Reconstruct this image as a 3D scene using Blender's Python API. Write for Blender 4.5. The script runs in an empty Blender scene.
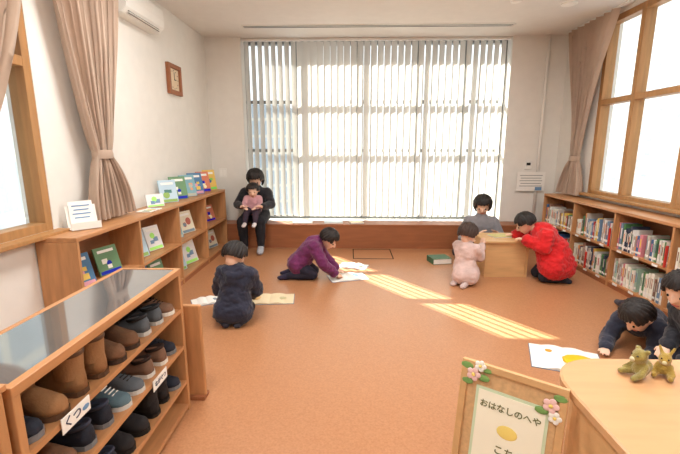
import bpy, bmesh, math, random
from mathutils import Vector, Matrix, noise
random.seed(7)
SC = bpy.context.scene
COL = SC.collection
V = Vector

# ------------------------------------------------------------------ materials
def lin(c):
    o = []
    for v in c:
        v = v/255.0
        o.append(v/12.92 if v <= 0.04045 else ((v+0.055)/1.055)**2.4)
    return (o[0], o[1], o[2], 1.0)

MATS = {}
def mat(name, color, rough=0.6, metal=0.0, var=0.08, scale=8.0, bump=0.0, bscale=60.0,
        stretch=None, spec=0.4, emit=0.0, trans=0.0, sheen=0.0):
    if name in MATS: return MATS[name]
    m = bpy.data.materials.new(name); m.use_nodes = True
    nt = m.node_tree; b = nt.nodes['Principled BSDF']
    b.inputs['Roughness'].default_value = rough
    b.inputs['Metallic'].default_value = metal
    b.inputs['Specular IOR Level'].default_value = spec
    if sheen: b.inputs['Sheen Weight'].default_value = sheen
    tc = nt.nodes.new('ShaderNodeTexCoord'); mp = nt.nodes.new('ShaderNodeMapping')
    nt.links.new(tc.outputs['Object'], mp.inputs['Vector'])
    if stretch: mp.inputs['Scale'].default_value = stretch
    nz = nt.nodes.new('ShaderNodeTexNoise'); nz.inputs['Scale'].default_value = scale
    nz.inputs['Detail'].default_value = 4
    nt.links.new(mp.outputs['Vector'], nz.inputs['Vector'])
    rp = nt.nodes.new('ShaderNodeValToRGB')
    c = lin(color)
    rp.color_ramp.elements[0].position = 0.3; rp.color_ramp.elements[1].position = 0.7
    rp.color_ramp.elements[0].color = tuple(max(0, x*(1-var)) for x in c[:3])+(1,)
    rp.color_ramp.elements[1].color = tuple(min(1, x*(1+var)) for x in c[:3])+(1,)
    nt.links.new(nz.outputs['Fac'], rp.inputs['Fac'])
    nt.links.new(rp.outputs['Color'], b.inputs['Base Color'])
    if emit:
        b.inputs['Emission Color'].default_value = c; b.inputs['Emission Strength'].default_value = emit
    if bump:
        n2 = nt.nodes.new('ShaderNodeTexNoise'); n2.inputs['Scale'].default_value = bscale
        nt.links.new(mp.outputs['Vector'], n2.inputs['Vector'])
        bp = nt.nodes.new('ShaderNodeBump'); bp.inputs['Strength'].default_value = bump
        bp.inputs['Distance'].default_value = 0.01
        nt.links.new(n2.outputs['Fac'], bp.inputs['Height'])
        nt.links.new(bp.outputs['Normal'], b.inputs['Normal'])
    if trans:
        tr = nt.nodes.new('ShaderNodeBsdfTranslucent'); mx = nt.nodes.new('ShaderNodeMixShader')
        mx.inputs['Fac'].default_value = trans
        nt.links.new(rp.outputs['Color'], tr.inputs['Color'])
        nt.links.new(b.outputs['BSDF'], mx.inputs[1]); nt.links.new(tr.outputs['BSDF'], mx.inputs[2])
        nt.links.new(mx.outputs['Shader'], nt.nodes['Material Output'].inputs['Surface'])
    MATS[name] = m
    return m

def glass_mat():
    m = bpy.data.materials.new('clear_glass'); m.use_nodes = True
    nt = m.node_tree; nt.nodes.remove(nt.nodes['Principled BSDF'])
    t = nt.nodes.new('ShaderNodeBsdfTransparent'); g = nt.nodes.new('ShaderNodeBsdfGlossy')
    t.inputs['Color'].default_value = (0.95, 0.97, 0.97, 1)
    g.inputs['Roughness'].default_value = 0.03
    x = nt.nodes.new('ShaderNodeMixShader'); x.inputs['Fac'].default_value = 0.07
    nt.links.new(t.outputs[0], x.inputs[1]); nt.links.new(g.outputs[0], x.inputs[2])
    nt.links.new(x.outputs[0], nt.nodes['Material Output'].inputs['Surface'])
    return m
GLASS = glass_mat()

M_WALL = mat('cream_wall_paint', (232, 229, 222), 0.85, var=0.02, bump=0.05, bscale=200)
M_CEIL = mat('ceiling_board', (226, 222, 216), 0.9, var=0.02, bump=0.05, bscale=150)
M_WOOD = mat('beech_wood', (188, 134, 88), 0.42, var=0.14, scale=5, stretch=(6, 0.8, 6), spec=0.5)
M_WOODV = mat('beech_wood_upright', (190, 138, 92), 0.45, var=0.14, scale=5, stretch=(6, 6, 0.8))
M_WOODD = mat('oak_panel_reddish', (154, 96, 62), 0.45, var=0.12, scale=4, stretch=(0.7, 6, 6))
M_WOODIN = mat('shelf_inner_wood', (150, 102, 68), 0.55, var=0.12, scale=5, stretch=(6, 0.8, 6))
M_WOODF = mat('window_frame_wood', (174, 128, 80), 0.45, var=0.12, scale=5, stretch=(6, 6, 0.8))
M_LIGHTW = mat('light_maple', (208, 166, 116), 0.45, var=0.08, scale=5, stretch=(0.8, 6, 6))
M_COUNTER = mat('counter_laminate', (206, 158, 112), 0.35, var=0.06, scale=4, stretch=(0.8, 6, 6))
M_ALU = mat('grey_aluminium', (120, 122, 122), 0.4, metal=0.5, var=0.02)
M_WHITE = mat('white_plastic', (238, 236, 230), 0.4, var=0.02)
M_PAPER = mat('white_paper', (244, 242, 236), 0.7, var=0.02)
M_BLACK = mat('black_metal', (28, 28, 28), 0.5, var=0.05)
M_DARK = mat('dark_gap', (40, 34, 30), 0.8, var=0.05)
M_CURT = mat('beige_curtain_fabric', (200, 176, 156), 0.9, var=0.05, bump=0.15, bscale=300, trans=0.25, sheen=0.2)
M_SLAT = mat('blind_slat_fabric', (212, 208, 200), 0.85, var=0.02, bump=0.1, bscale=300, trans=0.30)
M_GLOSS = mat('mirror_glass_top', (156, 158, 160), 0.06, metal=0.75, var=0.03, spec=0.9)
M_SKIN = mat('skin', (232, 190, 164), 0.55, var=0.03)
M_LIP = mat('lips', (190, 110, 100), 0.5, var=0.03)
M_EYE = mat('eye_dark', (30, 22, 20), 0.2, var=0.02)
M_HAIR = mat('black_hair', (34, 27, 25), 0.45, var=0.25, scale=30, bump=0.4, bscale=80, stretch=(4, 4, 0.5))
M_HAIRB = mat('dark_brown_hair', (62, 44, 36), 0.45, var=0.25, scale=30, bump=0.4, bscale=80, stretch=(4, 4, 0.5))

def floor_mat():
    m = bpy.data.materials.new('cork_tone_floor'); m.use_nodes = True
    nt = m.node_tree; b = nt.nodes['Principled BSDF']
    tc = nt.nodes.new('ShaderNodeTexCoord')
    n1 = nt.nodes.new('ShaderNodeTexNoise'); n1.inputs['Scale'].default_value = 90; n1.inputs['Detail'].default_value = 6
    n2 = nt.nodes.new('ShaderNodeTexNoise'); n2.inputs['Scale'].default_value = 2.2
    nt.links.new(tc.outputs['Object'], n1.inputs['Vector']); nt.links.new(tc.outputs['Object'], n2.inputs['Vector'])
    r = nt.nodes.new('ShaderNodeValToRGB')
    r.color_ramp.elements[0].position = 0.3; r.color_ramp.elements[0].color = lin((172, 118, 80))
    r.color_ramp.elements[1].position = 0.7; r.color_ramp.elements[1].color = lin((190, 136, 96))
    nt.links.new(n1.outputs['Fac'], r.inputs['Fac'])
    mx = nt.nodes.new('ShaderNodeMixRGB'); mx.blend_type = 'MULTIPLY'; mx.inputs['Fac'].default_value = 0.15
    r2 = nt.nodes.new('ShaderNodeValToRGB')
    r2.color_ramp.elements[0].color = (0.75, 0.72, 0.7, 1); r2.color_ramp.elements[1].color = (1, 1, 1, 1)
    nt.links.new(n2.outputs['Fac'], r2.inputs['Fac'])
    nt.links.new(r.outputs['Color'], mx.inputs[1]); nt.links.new(r2.outputs['Color'], mx.inputs[2])
    nt.links.new(mx.outputs['Color'], b.inputs['Base Color'])
    b.inputs['Roughness'].default_value = 0.34; b.inputs['Specular IOR Level'].default_value = 0.55
    return m
M_FLOOR = floor_mat()

def facade_mat(name, wall, win, sx, sy):
    m = bpy.data.materials.new(name); m.use_nodes = True
    nt = m.node_tree; b = nt.nodes['Principled BSDF']; b.inputs['Roughness'].default_value = 0.8
    tc = nt.nodes.new('ShaderNodeTexCoord')
    sep = nt.nodes.new('ShaderNodeSeparateXYZ'); cmb = nt.nodes.new('ShaderNodeCombineXYZ')
    nt.links.new(tc.outputs['Object'], sep.inputs[0])
    nt.links.new(sep.outputs['Y'], cmb.inputs['X']); nt.links.new(sep.outputs['Z'], cmb.inputs['Y'])
    br = nt.nodes.new('ShaderNodeTexBrick'); br.offset = 0.0
    br.inputs['Color1'].default_value = lin(win); br.inputs['Color2'].default_value = lin([min(255, w+18) for w in win])
    br.inputs['Mortar'].default_value = lin(wall); br.inputs['Scale'].default_value = 1.0
    br.inputs['Mortar Size'].default_value = 0.06; br.inputs['Brick Width'].default_value = sx; br.inputs['Row Height'].default_value = sy
    nt.links.new(cmb.outputs[0], br.inputs['Vector'])
    nt.links.new(br.outputs['Color'], b.inputs['Base Color'])
    return m

# ------------------------------------------------------------------ mesh helpers
def box(bm, c, s, mi=0, bevel=0.0, M=None):
    r = bmesh.ops.create_cube(bm, size=1.0)
    vs = r['verts']
    for v in vs:
        v.co = V((v.co.x*s[0]+c[0], v.co.y*s[1]+c[1], v.co.z*s[2]+c[2]))
    if M is not None:
        for v in vs: v.co = M @ v.co
    fs = set(f for v in vs for f in v.link_faces)
    for f in fs: f.material_index = mi
    if bevel > 0:
        es = list(set(e for v in vs for e in v.link_edges))
        rr = bmesh.ops.bevel(bm, geom=es, offset=bevel, segments=2, affect='EDGES', profile=0.5)
        for f in rr['faces']: f.material_index = mi

def cyl(bm, p0, p1, r0, r1=None, seg=16, mi=0, caps=True):
    if r1 is None: r1 = r0
    p0 = V(p0); p1 = V(p1); d = p1-p0
    q = d.to_track_quat('Z', 'Y')
    M = Matrix.Translation((p0+p1)/2) @ q.to_matrix().to_4x4()
    r = bmesh.ops.create_cone(bm, cap_ends=caps, segments=seg, radius1=r0, radius2=r1, depth=d.length, matrix=M)
    for v in r['verts']:
        for f in v.link_faces: f.material_index = mi

def sph(bm, c, r, sc=(1, 1, 1), mi=0, sub=3):
    rr = bmesh.ops.create_icosphere(bm, subdivisions=sub, radius=r)
    for v in rr['verts']:
        v.co = V((v.co.x*sc[0], v.co.y*sc[1], v.co.z*sc[2])) + V(c)
        for f in v.link_faces: f.material_index = mi

def loft(bm, rings, mi=0, closed=True, caps=True):
    R = [[bm.verts.new(p) for p in ring] for ring in rings]
    n = len(R[0])
    for a, b in zip(R[:-1], R[1:]):
        for i in range(n if closed else n-1):
            j = (i+1) % n
            try:
                f = bm.faces.new((a[i], a[j], b[j], b[i])); f.material_index = mi
            except ValueError: pass
    if caps:
        for ring in (R[0], R[-1]):
            try:
                f = bm.faces.new(ring); f.material_index = mi
            except ValueError: pass

def finish(name, bm, mats, parent=None, smooth=False, loc=None, rot=None):
    bmesh.ops.recalc_face_normals(bm, faces=bm.faces[:])
    me = bpy.data.meshes.new(name); bm.to_mesh(me); bm.free()
    if not isinstance(mats, (list, tuple)): mats = [mats]
    for m in mats: me.materials.append(m)
    if smooth:
        for p in me.polygons: p.use_smooth = True
    o = bpy.data.objects.new(name, me); COL.objects.link(o)
    if parent is not None: o.parent = parent
    if loc is not None: o.location = loc
    if rot is not None: o.rotation_euler = rot
    return o

def top(name, label, cat, loc=(0, 0, 0), rot=(0, 0, 0), group=None):
    e = bpy.data.objects.new(name, None); e.empty_display_size = 0.1
    e.location = loc; e.rotation_euler = rot
    COL.objects.link(e); tag(e, label, cat, group)
    return e

def tag(o, label, cat, group=None):
    o['label'] = label; o['category'] = cat
    if group: o['group'] = group

def struct(o):
    o['kind'] = 'structure'; return o

def boxobj(name, c, s, m, bevel=0.0):
    bm = bmesh.new(); box(bm, (0, 0, 0), s, bevel=bevel)
    return finish(name, bm, m, loc=c)

def dup(src, loc, rot=None, label=None, scale=None):
    n = src.copy(); COL.objects.link(n)
    n.location = loc
    if rot is not None: n.rotation_euler = rot
    if scale is not None: n.scale = scale
    if label: n['label'] = label
    for ch in src.children:
        c = ch.copy(); COL.objects.link(c); c.parent = n
        for g in ch.children:
            gg = g.copy(); COL.objects.link(gg); gg.parent = c
    return n

def text_mesh(s, size, m, parent, loc, rot, name='lettering', align='CENTER'):
    cu = bpy.data.curves.new(name, 'FONT'); cu.body = s; cu.size = size
    cu.align_x = align; cu.align_y = 'CENTER'; cu.extrude = 0.0006; cu.offset = size*0.012
    t = bpy.data.objects.new('tmp_text', cu); COL.objects.link(t)
    dg = bpy.context.evaluated_depsgraph_get(); dg.update()
    me = bpy.data.meshes.new_from_object(t.evaluated_get(dg))
    bpy.data.objects.remove(t)
    me.materials.clear(); me.materials.append(m)
    o = bpy.data.objects.new(name, me); COL.objects.link(o)
    o.parent = parent; o.location = loc; o.rotation_euler = rot
    return o

# ------------------------------------------------------------------ room shell
WX0, WX1, WY, H = -2.15, 3.15, 6.25, 3.09
NX0, NX1 = -1.62, 2.35        # window niche
Y0 = -2.5
SY = 5.92                     # window seat front
o = boxobj('floor', ((WX0+WX1)/2, (Y0+WY+0.5)/2, -0.05), (WX1-WX0+0.6, WY-Y0+0.6, 0.1), M_FLOOR); struct(o)
o = boxobj('ceiling', ((WX0+WX1)/2, (Y0+WY+0.5)/2, H+0.05), (WX1-WX0+0.6, WY-Y0+0.6, 0.1), M_CEIL); struct(o)
bm = bmesh.new()
box(bm, ((WX0-0.2+NX0)/2, WY+0.26, H/2), (NX0-WX0+0.2, 0.52, H))
box(bm, ((WX1+0.2+NX1)/2, WY+0.26, H/2), (WX1+0.2-NX1, 0.52, H))
box(bm, ((NX0+NX1)/2, WY+0.26, 0.185), (NX1-NX0, 0.52, 0.37))
struct(finish('wall_back', bm, M_WALL))
bm = bmesh.new()
LX = WX0-0.1
box(bm, (LX, (2.8+WY)/2, H/2), (0.2, WY-2.8, H))
box(bm, (LX, (Y0+0.6)/2, H/2), (0.2, 0.6-Y0, H))
box(bm, (LX, 1.7, 0.46), (0.2, 2.2, 0.92))
box(bm, (LX, 1.7, (2.98+H)/2), (0.2, 2.2, H-2.98))
struct(finish('wall_left', bm, M_WALL))
bm = bmesh.new()
RX = WX1+0.1
box(bm, (RX, (5.38+WY)/2, H/2), (0.2, WY-5.38, H))
box(bm, (RX, (Y0+1.6)/2, H/2), (0.2, 1.6-Y0, H))
box(bm, (RX, 3.49, 0.45), (0.2, 3.78, 0.9))
box(bm, (RX, 3.49, (3.04+H)/2), (0.2, 3.78, H-3.04))
struct(finish('wall_right', bm, M_WALL))
struct(boxobj('wall_front', ((WX0+WX1)/2, Y0-0.1, H/2), (WX1-WX0+0.4, 0.2, H), M_WALL))
struct(boxobj('baseboard_left', (WX0+0.006, (2.2+Y0)/2, 0.04), (0.012, 2.2-Y0, 0.08), M_WOODD))

# back window
bm = bmesh.new()
FY = WY+0.24
for x in (NX0+0.03, -0.81, 0.12, 1.02, 1.75, NX1-0.03):
    box(bm, (x, FY, (0.37+H)/2), (0.05, 0.08, H-0.37))
for z in (0.4, 1.46, 2.2, H-0.03):
    box(bm, ((NX0+NX1)/2, FY, z), (NX1-NX0, 0.07, 0.05))
w1 = finish('window_1', bm, M_ALU); struct(w1)
bm = bmesh.new(); box(bm, ((NX0+NX1)/2, FY, (0.4+H)/2), (NX1-NX0, 0.006, H-0.42))
finish('glass_pane', bm, GLASS, parent=w1)
# window seat
BW = WX1-WX0-0.01
bs = top('window_seat', 'low reddish wood window bench running under the tall blinds', 'bench', ((WX0+WX1)/2, SY, 0))
bm = bmesh.new(); box(bm, (0, 0.02, 0.17), (BW, 0.03, 0.34)); finish('front_panel', bm, M_WOODD, bs)
bm = bmesh.new(); box(bm, (0, (WY-SY)/2-0.005, 0.355), (BW, WY-SY-0.002, 0.03), bevel=0.004); finish('seat', bm, M_WOODD, bs)

# vertical blind
BY = WY+0.07
vb = top('vertical_blind', 'tall off-white vertical blind covering the wide window', 'blind', ((NX0+NX1)/2, BY, H-0.003))
cx = (NX0+NX1)/2
sd = V((0.76, -1.0)).normalized()
ra = math.radians(11)
od = V((sd.x*math.cos(ra)-sd.y*math.sin(ra), sd.x*math.sin(ra)+sd.y*math.cos(ra)))
bm = bmesh.new()
x = NX0+0.07; k = 0
while x < NX1-0.05:
    if x < -0.78: d = od
    else:
        a = math.radians(33 + 1.2*math.sin(k*1.7)); d = V((math.cos(a), math.sin(a)))
    w = 0.112; n = V((-d.y, d.x))
    z0, z1 = 0.43, H-0.04
    pts = []
    for t in (-0.5, -0.25, 0, 0.25, 0.5):
        off = 0.006*(1-4*t*t)
        pts.append((x-cx + d.x*w*t + n.x*off, d.y*w*t + n.y*off))
    lo = [bm.verts.new((p[0], p[1], z0-H)) for p in pts]
    hi = [bm.verts.new((p[0], p[1], z1-H)) for p in pts]
    for i in range(4): bm.faces.new((lo[i], lo[i+1], hi[i+1], hi[i]))
    x += 0.1; k += 1
finish('slats', bm, M_SLAT, vb, smooth=True)
bm = bmesh.new(); box(bm, (0, 0, -0.018), (NX1-NX0-0.02, 0.045, 0.035), bevel=0.004); finish('head_rail', bm, M_WHITE, vb)

def side_window(name, x, y0, y1, mull, z0, z1, zt):
    bm = bmesh.new()
    for y in [y0+0.035]+list(mull)+[y1-0.035]:
        box(bm, (x, y, (z0+z1)/2), (0.12, 0.065, z1-z0), bevel=0.004)
    for z, h in ((z0+0.03, 0.06), (zt, 0.065), (z1-0.035, 0.07)):
        box(bm, (x, (y0+y1)/2, z), (0.115, y1-y0, h), bevel=0.004)
    w = finish(name, bm, M_WOODF); struct(w)
    bm = bmesh.new(); box(bm, (x, (y0+y1)/2, (z0+z1)/2), (0.006, y1-y0-0.05, z1-z0-0.05))
    finish('glass_pane', bm, GLASS, parent=w)
    return w
side_window('window_2', WX0-0.06, 0.6, 2.8, [1.7], 0.92, 2.98, 2.06)
side_window('window_3', WX1+0.06, 1.6, 5.38, [4.74, 3.95, 3.15, 2.35], 0.90, 3.04, 2.06)
struct(boxobj('trim_2', (WX0+0.03, 1.7, 0.905), (0.12, 2.3, 0.03), M_WOODF, 0.004))
struct(boxobj('trim_3', (WX1-0.02, 3.49, 0.905), (0.14, 3.9, 0.03), M_WOODF, 0.004))

# outside buildings
M_FAC = facade_mat('pale_facade', (134, 134, 132), (96, 104, 110), 0.42, 0.26)
b1 = boxobj('building', (13.0, 8, 4), (4, 34, 16), M_FAC); tag(b1, 'pale grey building facade with rows of small windows outside', 'building')
M_FAC2 = facade_mat('pale_facade_near', (196, 194, 186), (150, 160, 168), 0.9, 0.7)
sun_block = boxobj('building', (-5.0, 1.5, 3.5), (2, 8.4, 9), M_FAC2); tag(sun_block, 'light beige facade block added outside the side window to stop the sun', 'building')  # made-up building, placed to keep sun out of the left window
b3 = boxobj('building', (-6.2, 19.0, 0.6), (7, 3, 5.4), M_FAC2); tag(b3, 'low pale building seen through the open blind slats', 'building')

# ------------------------------------------------------------------ curtains
def curtain(label, x0, top_y, tie_y, bot_y, ztop, ztie, zbot, folds, sign, phase=0, ex=1.25):
    base = top('curtain', label, 'curtain', (x0, (tie_y[0]+tie_y[1])/2, zbot))
    ox, oy, oz = base.location
    bm = bmesh.new(); rows = 44; cols = folds*10
    grid = []
    for i in range(rows+1):
        t = i/rows; z = ztop + (zbot-ztop)*t
        if z > ztie:
            s = (z-ztie)/(ztop-ztie); s2 = s**ex
            a = tie_y[0] + (top_y[0]-tie_y[0])*s2; b = tie_y[1] + (top_y[1]-tie_y[1])*s2
            amp = 0.035+0.02*s
        else:
            s = (ztie-z)/(ztie-zbot); s2 = math.sin(s*math.pi/2)**0.8
            a = tie_y[0] + (bot_y[0]-tie_y[0])*s2; b = tie_y[1] + (bot_y[1]-tie_y[1])*s2
            amp = 0.035+0.03*s
        tight = math.exp(-((z-ztie)/0.06)**2)
        row = []
        for j in range(cols+1):
            u = j/cols
            ph = u*folds*2*math.pi+phase + 0.6*math.sin(u*5+z*1.2)
            xx = x0 + sign*(amp*(1-0.3*tight)*math.sin(ph)) + 0.01*math.sin(ph*2.3+z*3)
            yy = a+(b-a)*u + 0.012*math.sin(ph*2)
            row.append(bm.verts.new((xx-ox, yy-oy, z-oz)))
        grid.append(row)
    for i in range(rows):
        for j in range(cols):
            bm.faces.new((grid[i][j], grid[i][j+1], grid[i+1][j+1], grid[i+1][j]))
    finish('curtain_panel', bm, M_CURT, base, smooth=True)
    bm = bmesh.new(); rings = []
    yc = (tie_y[0]+tie_y[1])/2; hw = abs(tie_y[1]-tie_y[0])/2+0.02
    for zz, e in ((ztie-0.035, 0.0), (ztie, 0.006), (ztie+0.035, 0.0)):
        rings.append([V((x0-ox+(0.055+e)*math.cos(q*math.pi/12), yc-oy+(hw+e)*math.sin(q*math.pi/12), zz-oz)) for q in range(24)])
    loft(bm, rings, caps=False)
    finish('tieback', bm, M_CURT, base, smooth=True)
    return base
curtain('beige curtain gathered with a tieback beside the bookcase', -2.03, (2.84, 3.74), (3.20, 3.38), (3.06, 3.64), 3.06, 1.45, 0.93, 9, 1, ex=0.72)
curtain('beige curtain gathered at the near side of the window', -2.03, (1.3, 2.80), (1.75, 1.98), (1.6, 2.1), 3.06, 1.40, 0.95, 10, 1, 1.0, ex=0.55)
curtain('beige curtain tied back in the corner above the low bookcase', 3.04, (5.0, 6.0), (5.5, 5.64), (5.36, 5.88), 3.06, 1.36, 0.88, 7, -1)
for (xx, y0, y1) in ((-2.06, 0.6, 3.74), (3.06, 1.6, 6.1)):
    r = boxobj('curtain_rail', (xx, (y0+y1)/2, H-0.01), (0.03, y1-y0, 0.02), M_WHITE)
    tag(r, 'slim white curtain rail fixed under the ceiling', 'curtain rail')

# ------------------------------------------------------------------ ceiling fixtures
d = top('slot_diffuser', 'long slim black slot air diffuser in the ceiling', 'air vent', (0.35, 5.72, H))
bm = bmesh.new()
for yy in (-0.03, 0.03): box(bm, (0, yy, -0.004), (3.55, 0.022, 0.008))
finish('slots', bm, M_BLACK, d)
bm = bmesh.new()
for yy in (-0.055, 0, 0.055): box(bm, (0, yy, -0.004), (3.59, 0.018, 0.01))
finish('frame', bm, M_WHITE, d)
for (x, y, r, lb, nm, ct) in ((1.82, 4.85, 0.06, 'small round white ceiling smoke detector', 'smoke_detector', 'smoke detector'), (2.45, 4.95, 0.09, 'round white recessed ceiling downlight', 'downlight', 'light')):
    t = top(nm, lb, ct, (x, y, H))
    bm = bmesh.new(); cyl(bm, (0, 0, -0.012), (0, 0, 0), r*0.9, r, 32); finish('ring', bm, M_WHITE, t)
    bm = bmesh.new(); cyl(bm, (0, 0, -0.016), (0, 0, -0.011), r*0.6, r*0.66, 32); finish('lens', bm, M_PAPER, t)
M_FILL = mat('fill_diffuser', (255, 250, 240), 0.5, emit=1.0, var=0.0)
for i, (x, y) in enumerate(((-1.0, 1.2), (1.6, 1.2), (-1.0, 3.2), (1.6, 3.2), (0.3, -1.2))):  # panels and area lamps added out of view as room fill light
    t = top('fill_panel', 'square white fill light panel added to the ceiling', 'fill light', (x, y, H), group='added fill light panels')
    bm = bmesh.new()
    box(bm, (0, 0.31, -0.008), (0.64, 0.02, 0.016)); box(bm, (0, -0.31, -0.008), (0.64, 0.02, 0.016))
    box(bm, (0.31, 0, -0.008), (0.02, 0.6, 0.016)); box(bm, (-0.31, 0, -0.008), (0.02, 0.6, 0.016))
    finish('frame', bm, M_WHITE, t)
    bm = bmesh.new(); box(bm, (0, 0, -0.003), (0.6, 0.6, 0.004)); finish('diffuser', bm, M_FILL, t)
    la = bpy.data.lights.new('fill_lamp', 'AREA'); la.shape = 'SQUARE'; la.size = 0.58
    la.energy = 41; la.color = (1.0, 0.98, 0.95)
    lo = bpy.data.objects.new('fill_lamp', la); COL.objects.link(lo); lo.location = (x, y, H-0.02)

ac = top('air_conditioner', 'white wall-mounted air conditioner high on the wall', 'air conditioner', (WX0, 4.2, 2.70))
bm = bmesh.new()
prof = [(0, 0), (0.1, 0.0), (0.15, 0.05), (0.16, 0.12), (0.15, 0.23), (0.13, 0.255), (0, 0.255)]
rings = [[V((p[0], yy, p[1])) for p in prof] for yy in (-0.37, 0.37)]
loft(bm, rings); finish('body', bm, M_WHITE, ac)
bm = bmesh.new(); box(bm, (0.128, 0, 0.024), (0.004, 0.6, 0.04)); finish('air_outlet', bm, M_BLACK, ac)
bm = bmesh.new(); box(bm, (0.13, 0, 0.012), (0.03, 0.62, 0.006)); finish('louvre', bm, M_WHITE, ac)

M_CREAM = mat('cream_face', (225, 205, 175), 0.6, var=0.04)
ck = top('wall_clock', 'square wooden wall clock with a cream dial', 'clock', (WX0, 5.05, 2.31))
bm = bmesh.new()
for c, s in (((0.02, 0, 0.15), (0.04, 0.36, 0.05)), ((0.02, 0, -0.15), (0.04, 0.36, 0.05)), ((0.02, 0.155, 0), (0.04, 0.05, 0.26)), ((0.02, -0.155, 0), (0.04, 0.05, 0.26))):
    box(bm, c, s, bevel=0.003)
finish('frame', bm, M_WOODD, ck)
bm = bmesh.new(); box(bm, (0.012, 0, 0), (0.01, 0.27, 0.27)); finish('dial', bm, M_CREAM, ck)
bm = bmesh.new()
for q in range(12):
    a = q*math.pi/6; box(bm, (0.019, 0.105*math.sin(a), 0.105*math.cos(a)), (0.003, 0.01, 0.01))
finish('hour_marks', bm, M_BLACK, ck)
bm = bmesh.new(); box(bm, (0.022, 0, 0.04), (0.003, 0.008, 0.09)); finish('minute_hand', bm, M_BLACK, ck)
bm = bmesh.new(); box(bm, (0.02, 0.025, 0), (0.003, 0.06, 0.01)); finish('hour_hand', bm, M_BLACK, ck)

p = top('wall_pipe', 'white vertical pipe running up the wall', 'pipe', (2.86, WY-0.03, 0.372))
bm = bmesh.new(); cyl(bm, (0, 0, 0), (0, 0, H-0.375), 0.022); finish('pipe', bm, M_WALL, p, smooth=True)
bm = bmesh.new()
for z in (0.5, 1.5, 2.4): box(bm, (0, 0.015, z), (0.06, 0.03, 0.02))
finish('bracket', bm, M_WHITE, p)
sw = top('wall_switch', 'white wall switch panel', 'switch', (-1.98, WY, 1.12))
bm = bmesh.new(); box(bm, (0, -0.005, 0), (0.12, 0.01, 0.14), bevel=0.003); finish('plate', bm, M_WHITE, sw)
bm = bmesh.new(); box(bm, (-0.025, -0.013, 0), (0.03, 0.006, 0.09)); box(bm, (0.025, -0.013, 0), (0.03, 0.006, 0.09)); finish('rocker', bm, M_PAPER, sw)
nb = top('notice_sheet', 'white paper notice pinned on the wall', 'notice', (2.76, WY-0.056, 1.0))
bm = bmesh.new(); box(bm, (0, 0, 0), (0.42, 0.004, 0.29)); finish('sheet', bm, M_PAPER, nb)
M_GREYT = mat('grey_print', (150, 150, 150), 0.7)
M_BLUE = mat('blue_print', (110, 150, 190), 0.7)
bm = bmesh.new()
for q in range(5): box(bm, (0, -0.003, 0.09-q*0.04), (0.34-0.03*(q % 2), 0.002, 0.010))
finish('printed_lines', bm, M_GREYT, nb)
bm = bmesh.new(); box(bm, (0.12, -0.004, -0.11), (0.1, 0.002, 0.05)); finish('printed_picture', bm, M_BLUE, nb)
th = top('control_panel', 'small white wall control panel with dark display', 'control panel', (2.72, WY, 1.24))
bm = bmesh.new(); box(bm, (0, -0.01, 0), (0.1, 0.02, 0.12), bevel=0.004); finish('housing', bm, M_WHITE, th)
bm = bmesh.new(); box(bm, (0, -0.021, 0.02), (0.06, 0.003, 0.04)); finish('display', bm, M_DARK, th)

fh = top('floor_hatch', 'rectangular floor access hatch with dark metal rim', 'floor hatch', (0.33, 5.60, 0))
bm = bmesh.new()
for c, s in (((0, 0.26, 0.002), (0.56, 0.014, 0.004)), ((0, -0.26, 0.002), (0.56, 0.014, 0.004)), ((0.275, 0, 0.002), (0.014, 0.52, 0.004)), ((-0.275, 0, 0.002), (0.014, 0.52, 0.004))):
    box(bm, c, s)
finish('rim', bm, M_DARK, fh)
bm = bmesh.new(); box(bm, (0, 0, 0.001), (0.53, 0.5, 0.002)); finish('lid', bm, M_FLOOR, fh)

# ------------------------------------------------------------------ bookcases
def bookcase(label, x_back, x_front, y0, y1, h, bays, tiers, name='bookcase'):
    xc = (x_back+x_front)/2; dpt = abs(x_front-x_back)
    e = top(name, label, 'bookcase', (xc, (y0+y1)/2, 0))
    L = y1-y0; s = 1 if x_front > x_back else -1
    bm = bmesh.new(); box(bm, (0, 0, h-0.015), (dpt, L, 0.03), bevel=0.004); finish('top_board', bm, M_WOOD, e)
    for i in range(bays+1):
        yy = -L/2 + 0.012 + (L-0.024)*i/bays
        bm = bmesh.new(); box(bm, (0, yy, (h-0.03)/2), (dpt-0.006, 0.024, h-0.03)); finish('upright', bm, M_WOODV, e)
    for z in tiers:
        bm = bmesh.new(); box(bm, (s*0.004, 0, z-0.011), (dpt-0.02, L-0.02, 0.022)); finish('shelf', bm, M_WOOD, e)
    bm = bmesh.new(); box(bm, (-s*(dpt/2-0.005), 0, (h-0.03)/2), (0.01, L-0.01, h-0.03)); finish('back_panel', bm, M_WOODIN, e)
    bm = bmesh.new(); box(bm, (s*(dpt/2-0.02), 0, 0.03), (0.015, L-0.03, 0.06)); finish('plinth', bm, M_WOODD, e)
    return e
lb = bookcase('long low beech bookcase with picture books faced outward', -2.145, -1.85, 2.6, 5.90, 0.9, 4, (0.075, 0.47))
rb = bookcase('long low beech bookcase filled with spine-out books under the windows', 3.145, 2.84, 2.7, 5.9, 0.85, 4, (0.075, 0.44))
M_RED = mat('red_card', (205, 60, 50), 0.6)
for i in range(4):
    for j in range(3):
        yy = -1.6+0.8*i+0.15+0.25*j
        for z in (0.43, 0.066):
            bm = bmesh.new(); box(bm, (-0.158, yy, z), (0.003, 0.07, 0.022)); finish('shelf_label', bm, M_PAPER, rb)
for yy, z in ((-0.78, 0.441), (0.02, 0.441), (0.4, 0.076), (-1.15, 0.441)):
    bm = bmesh.new(); box(bm, (-0.15, yy+0.028, z+0.1), (0.02, 0.012, 0.2)); finish('divider_card', bm, M_RED, rb)

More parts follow.
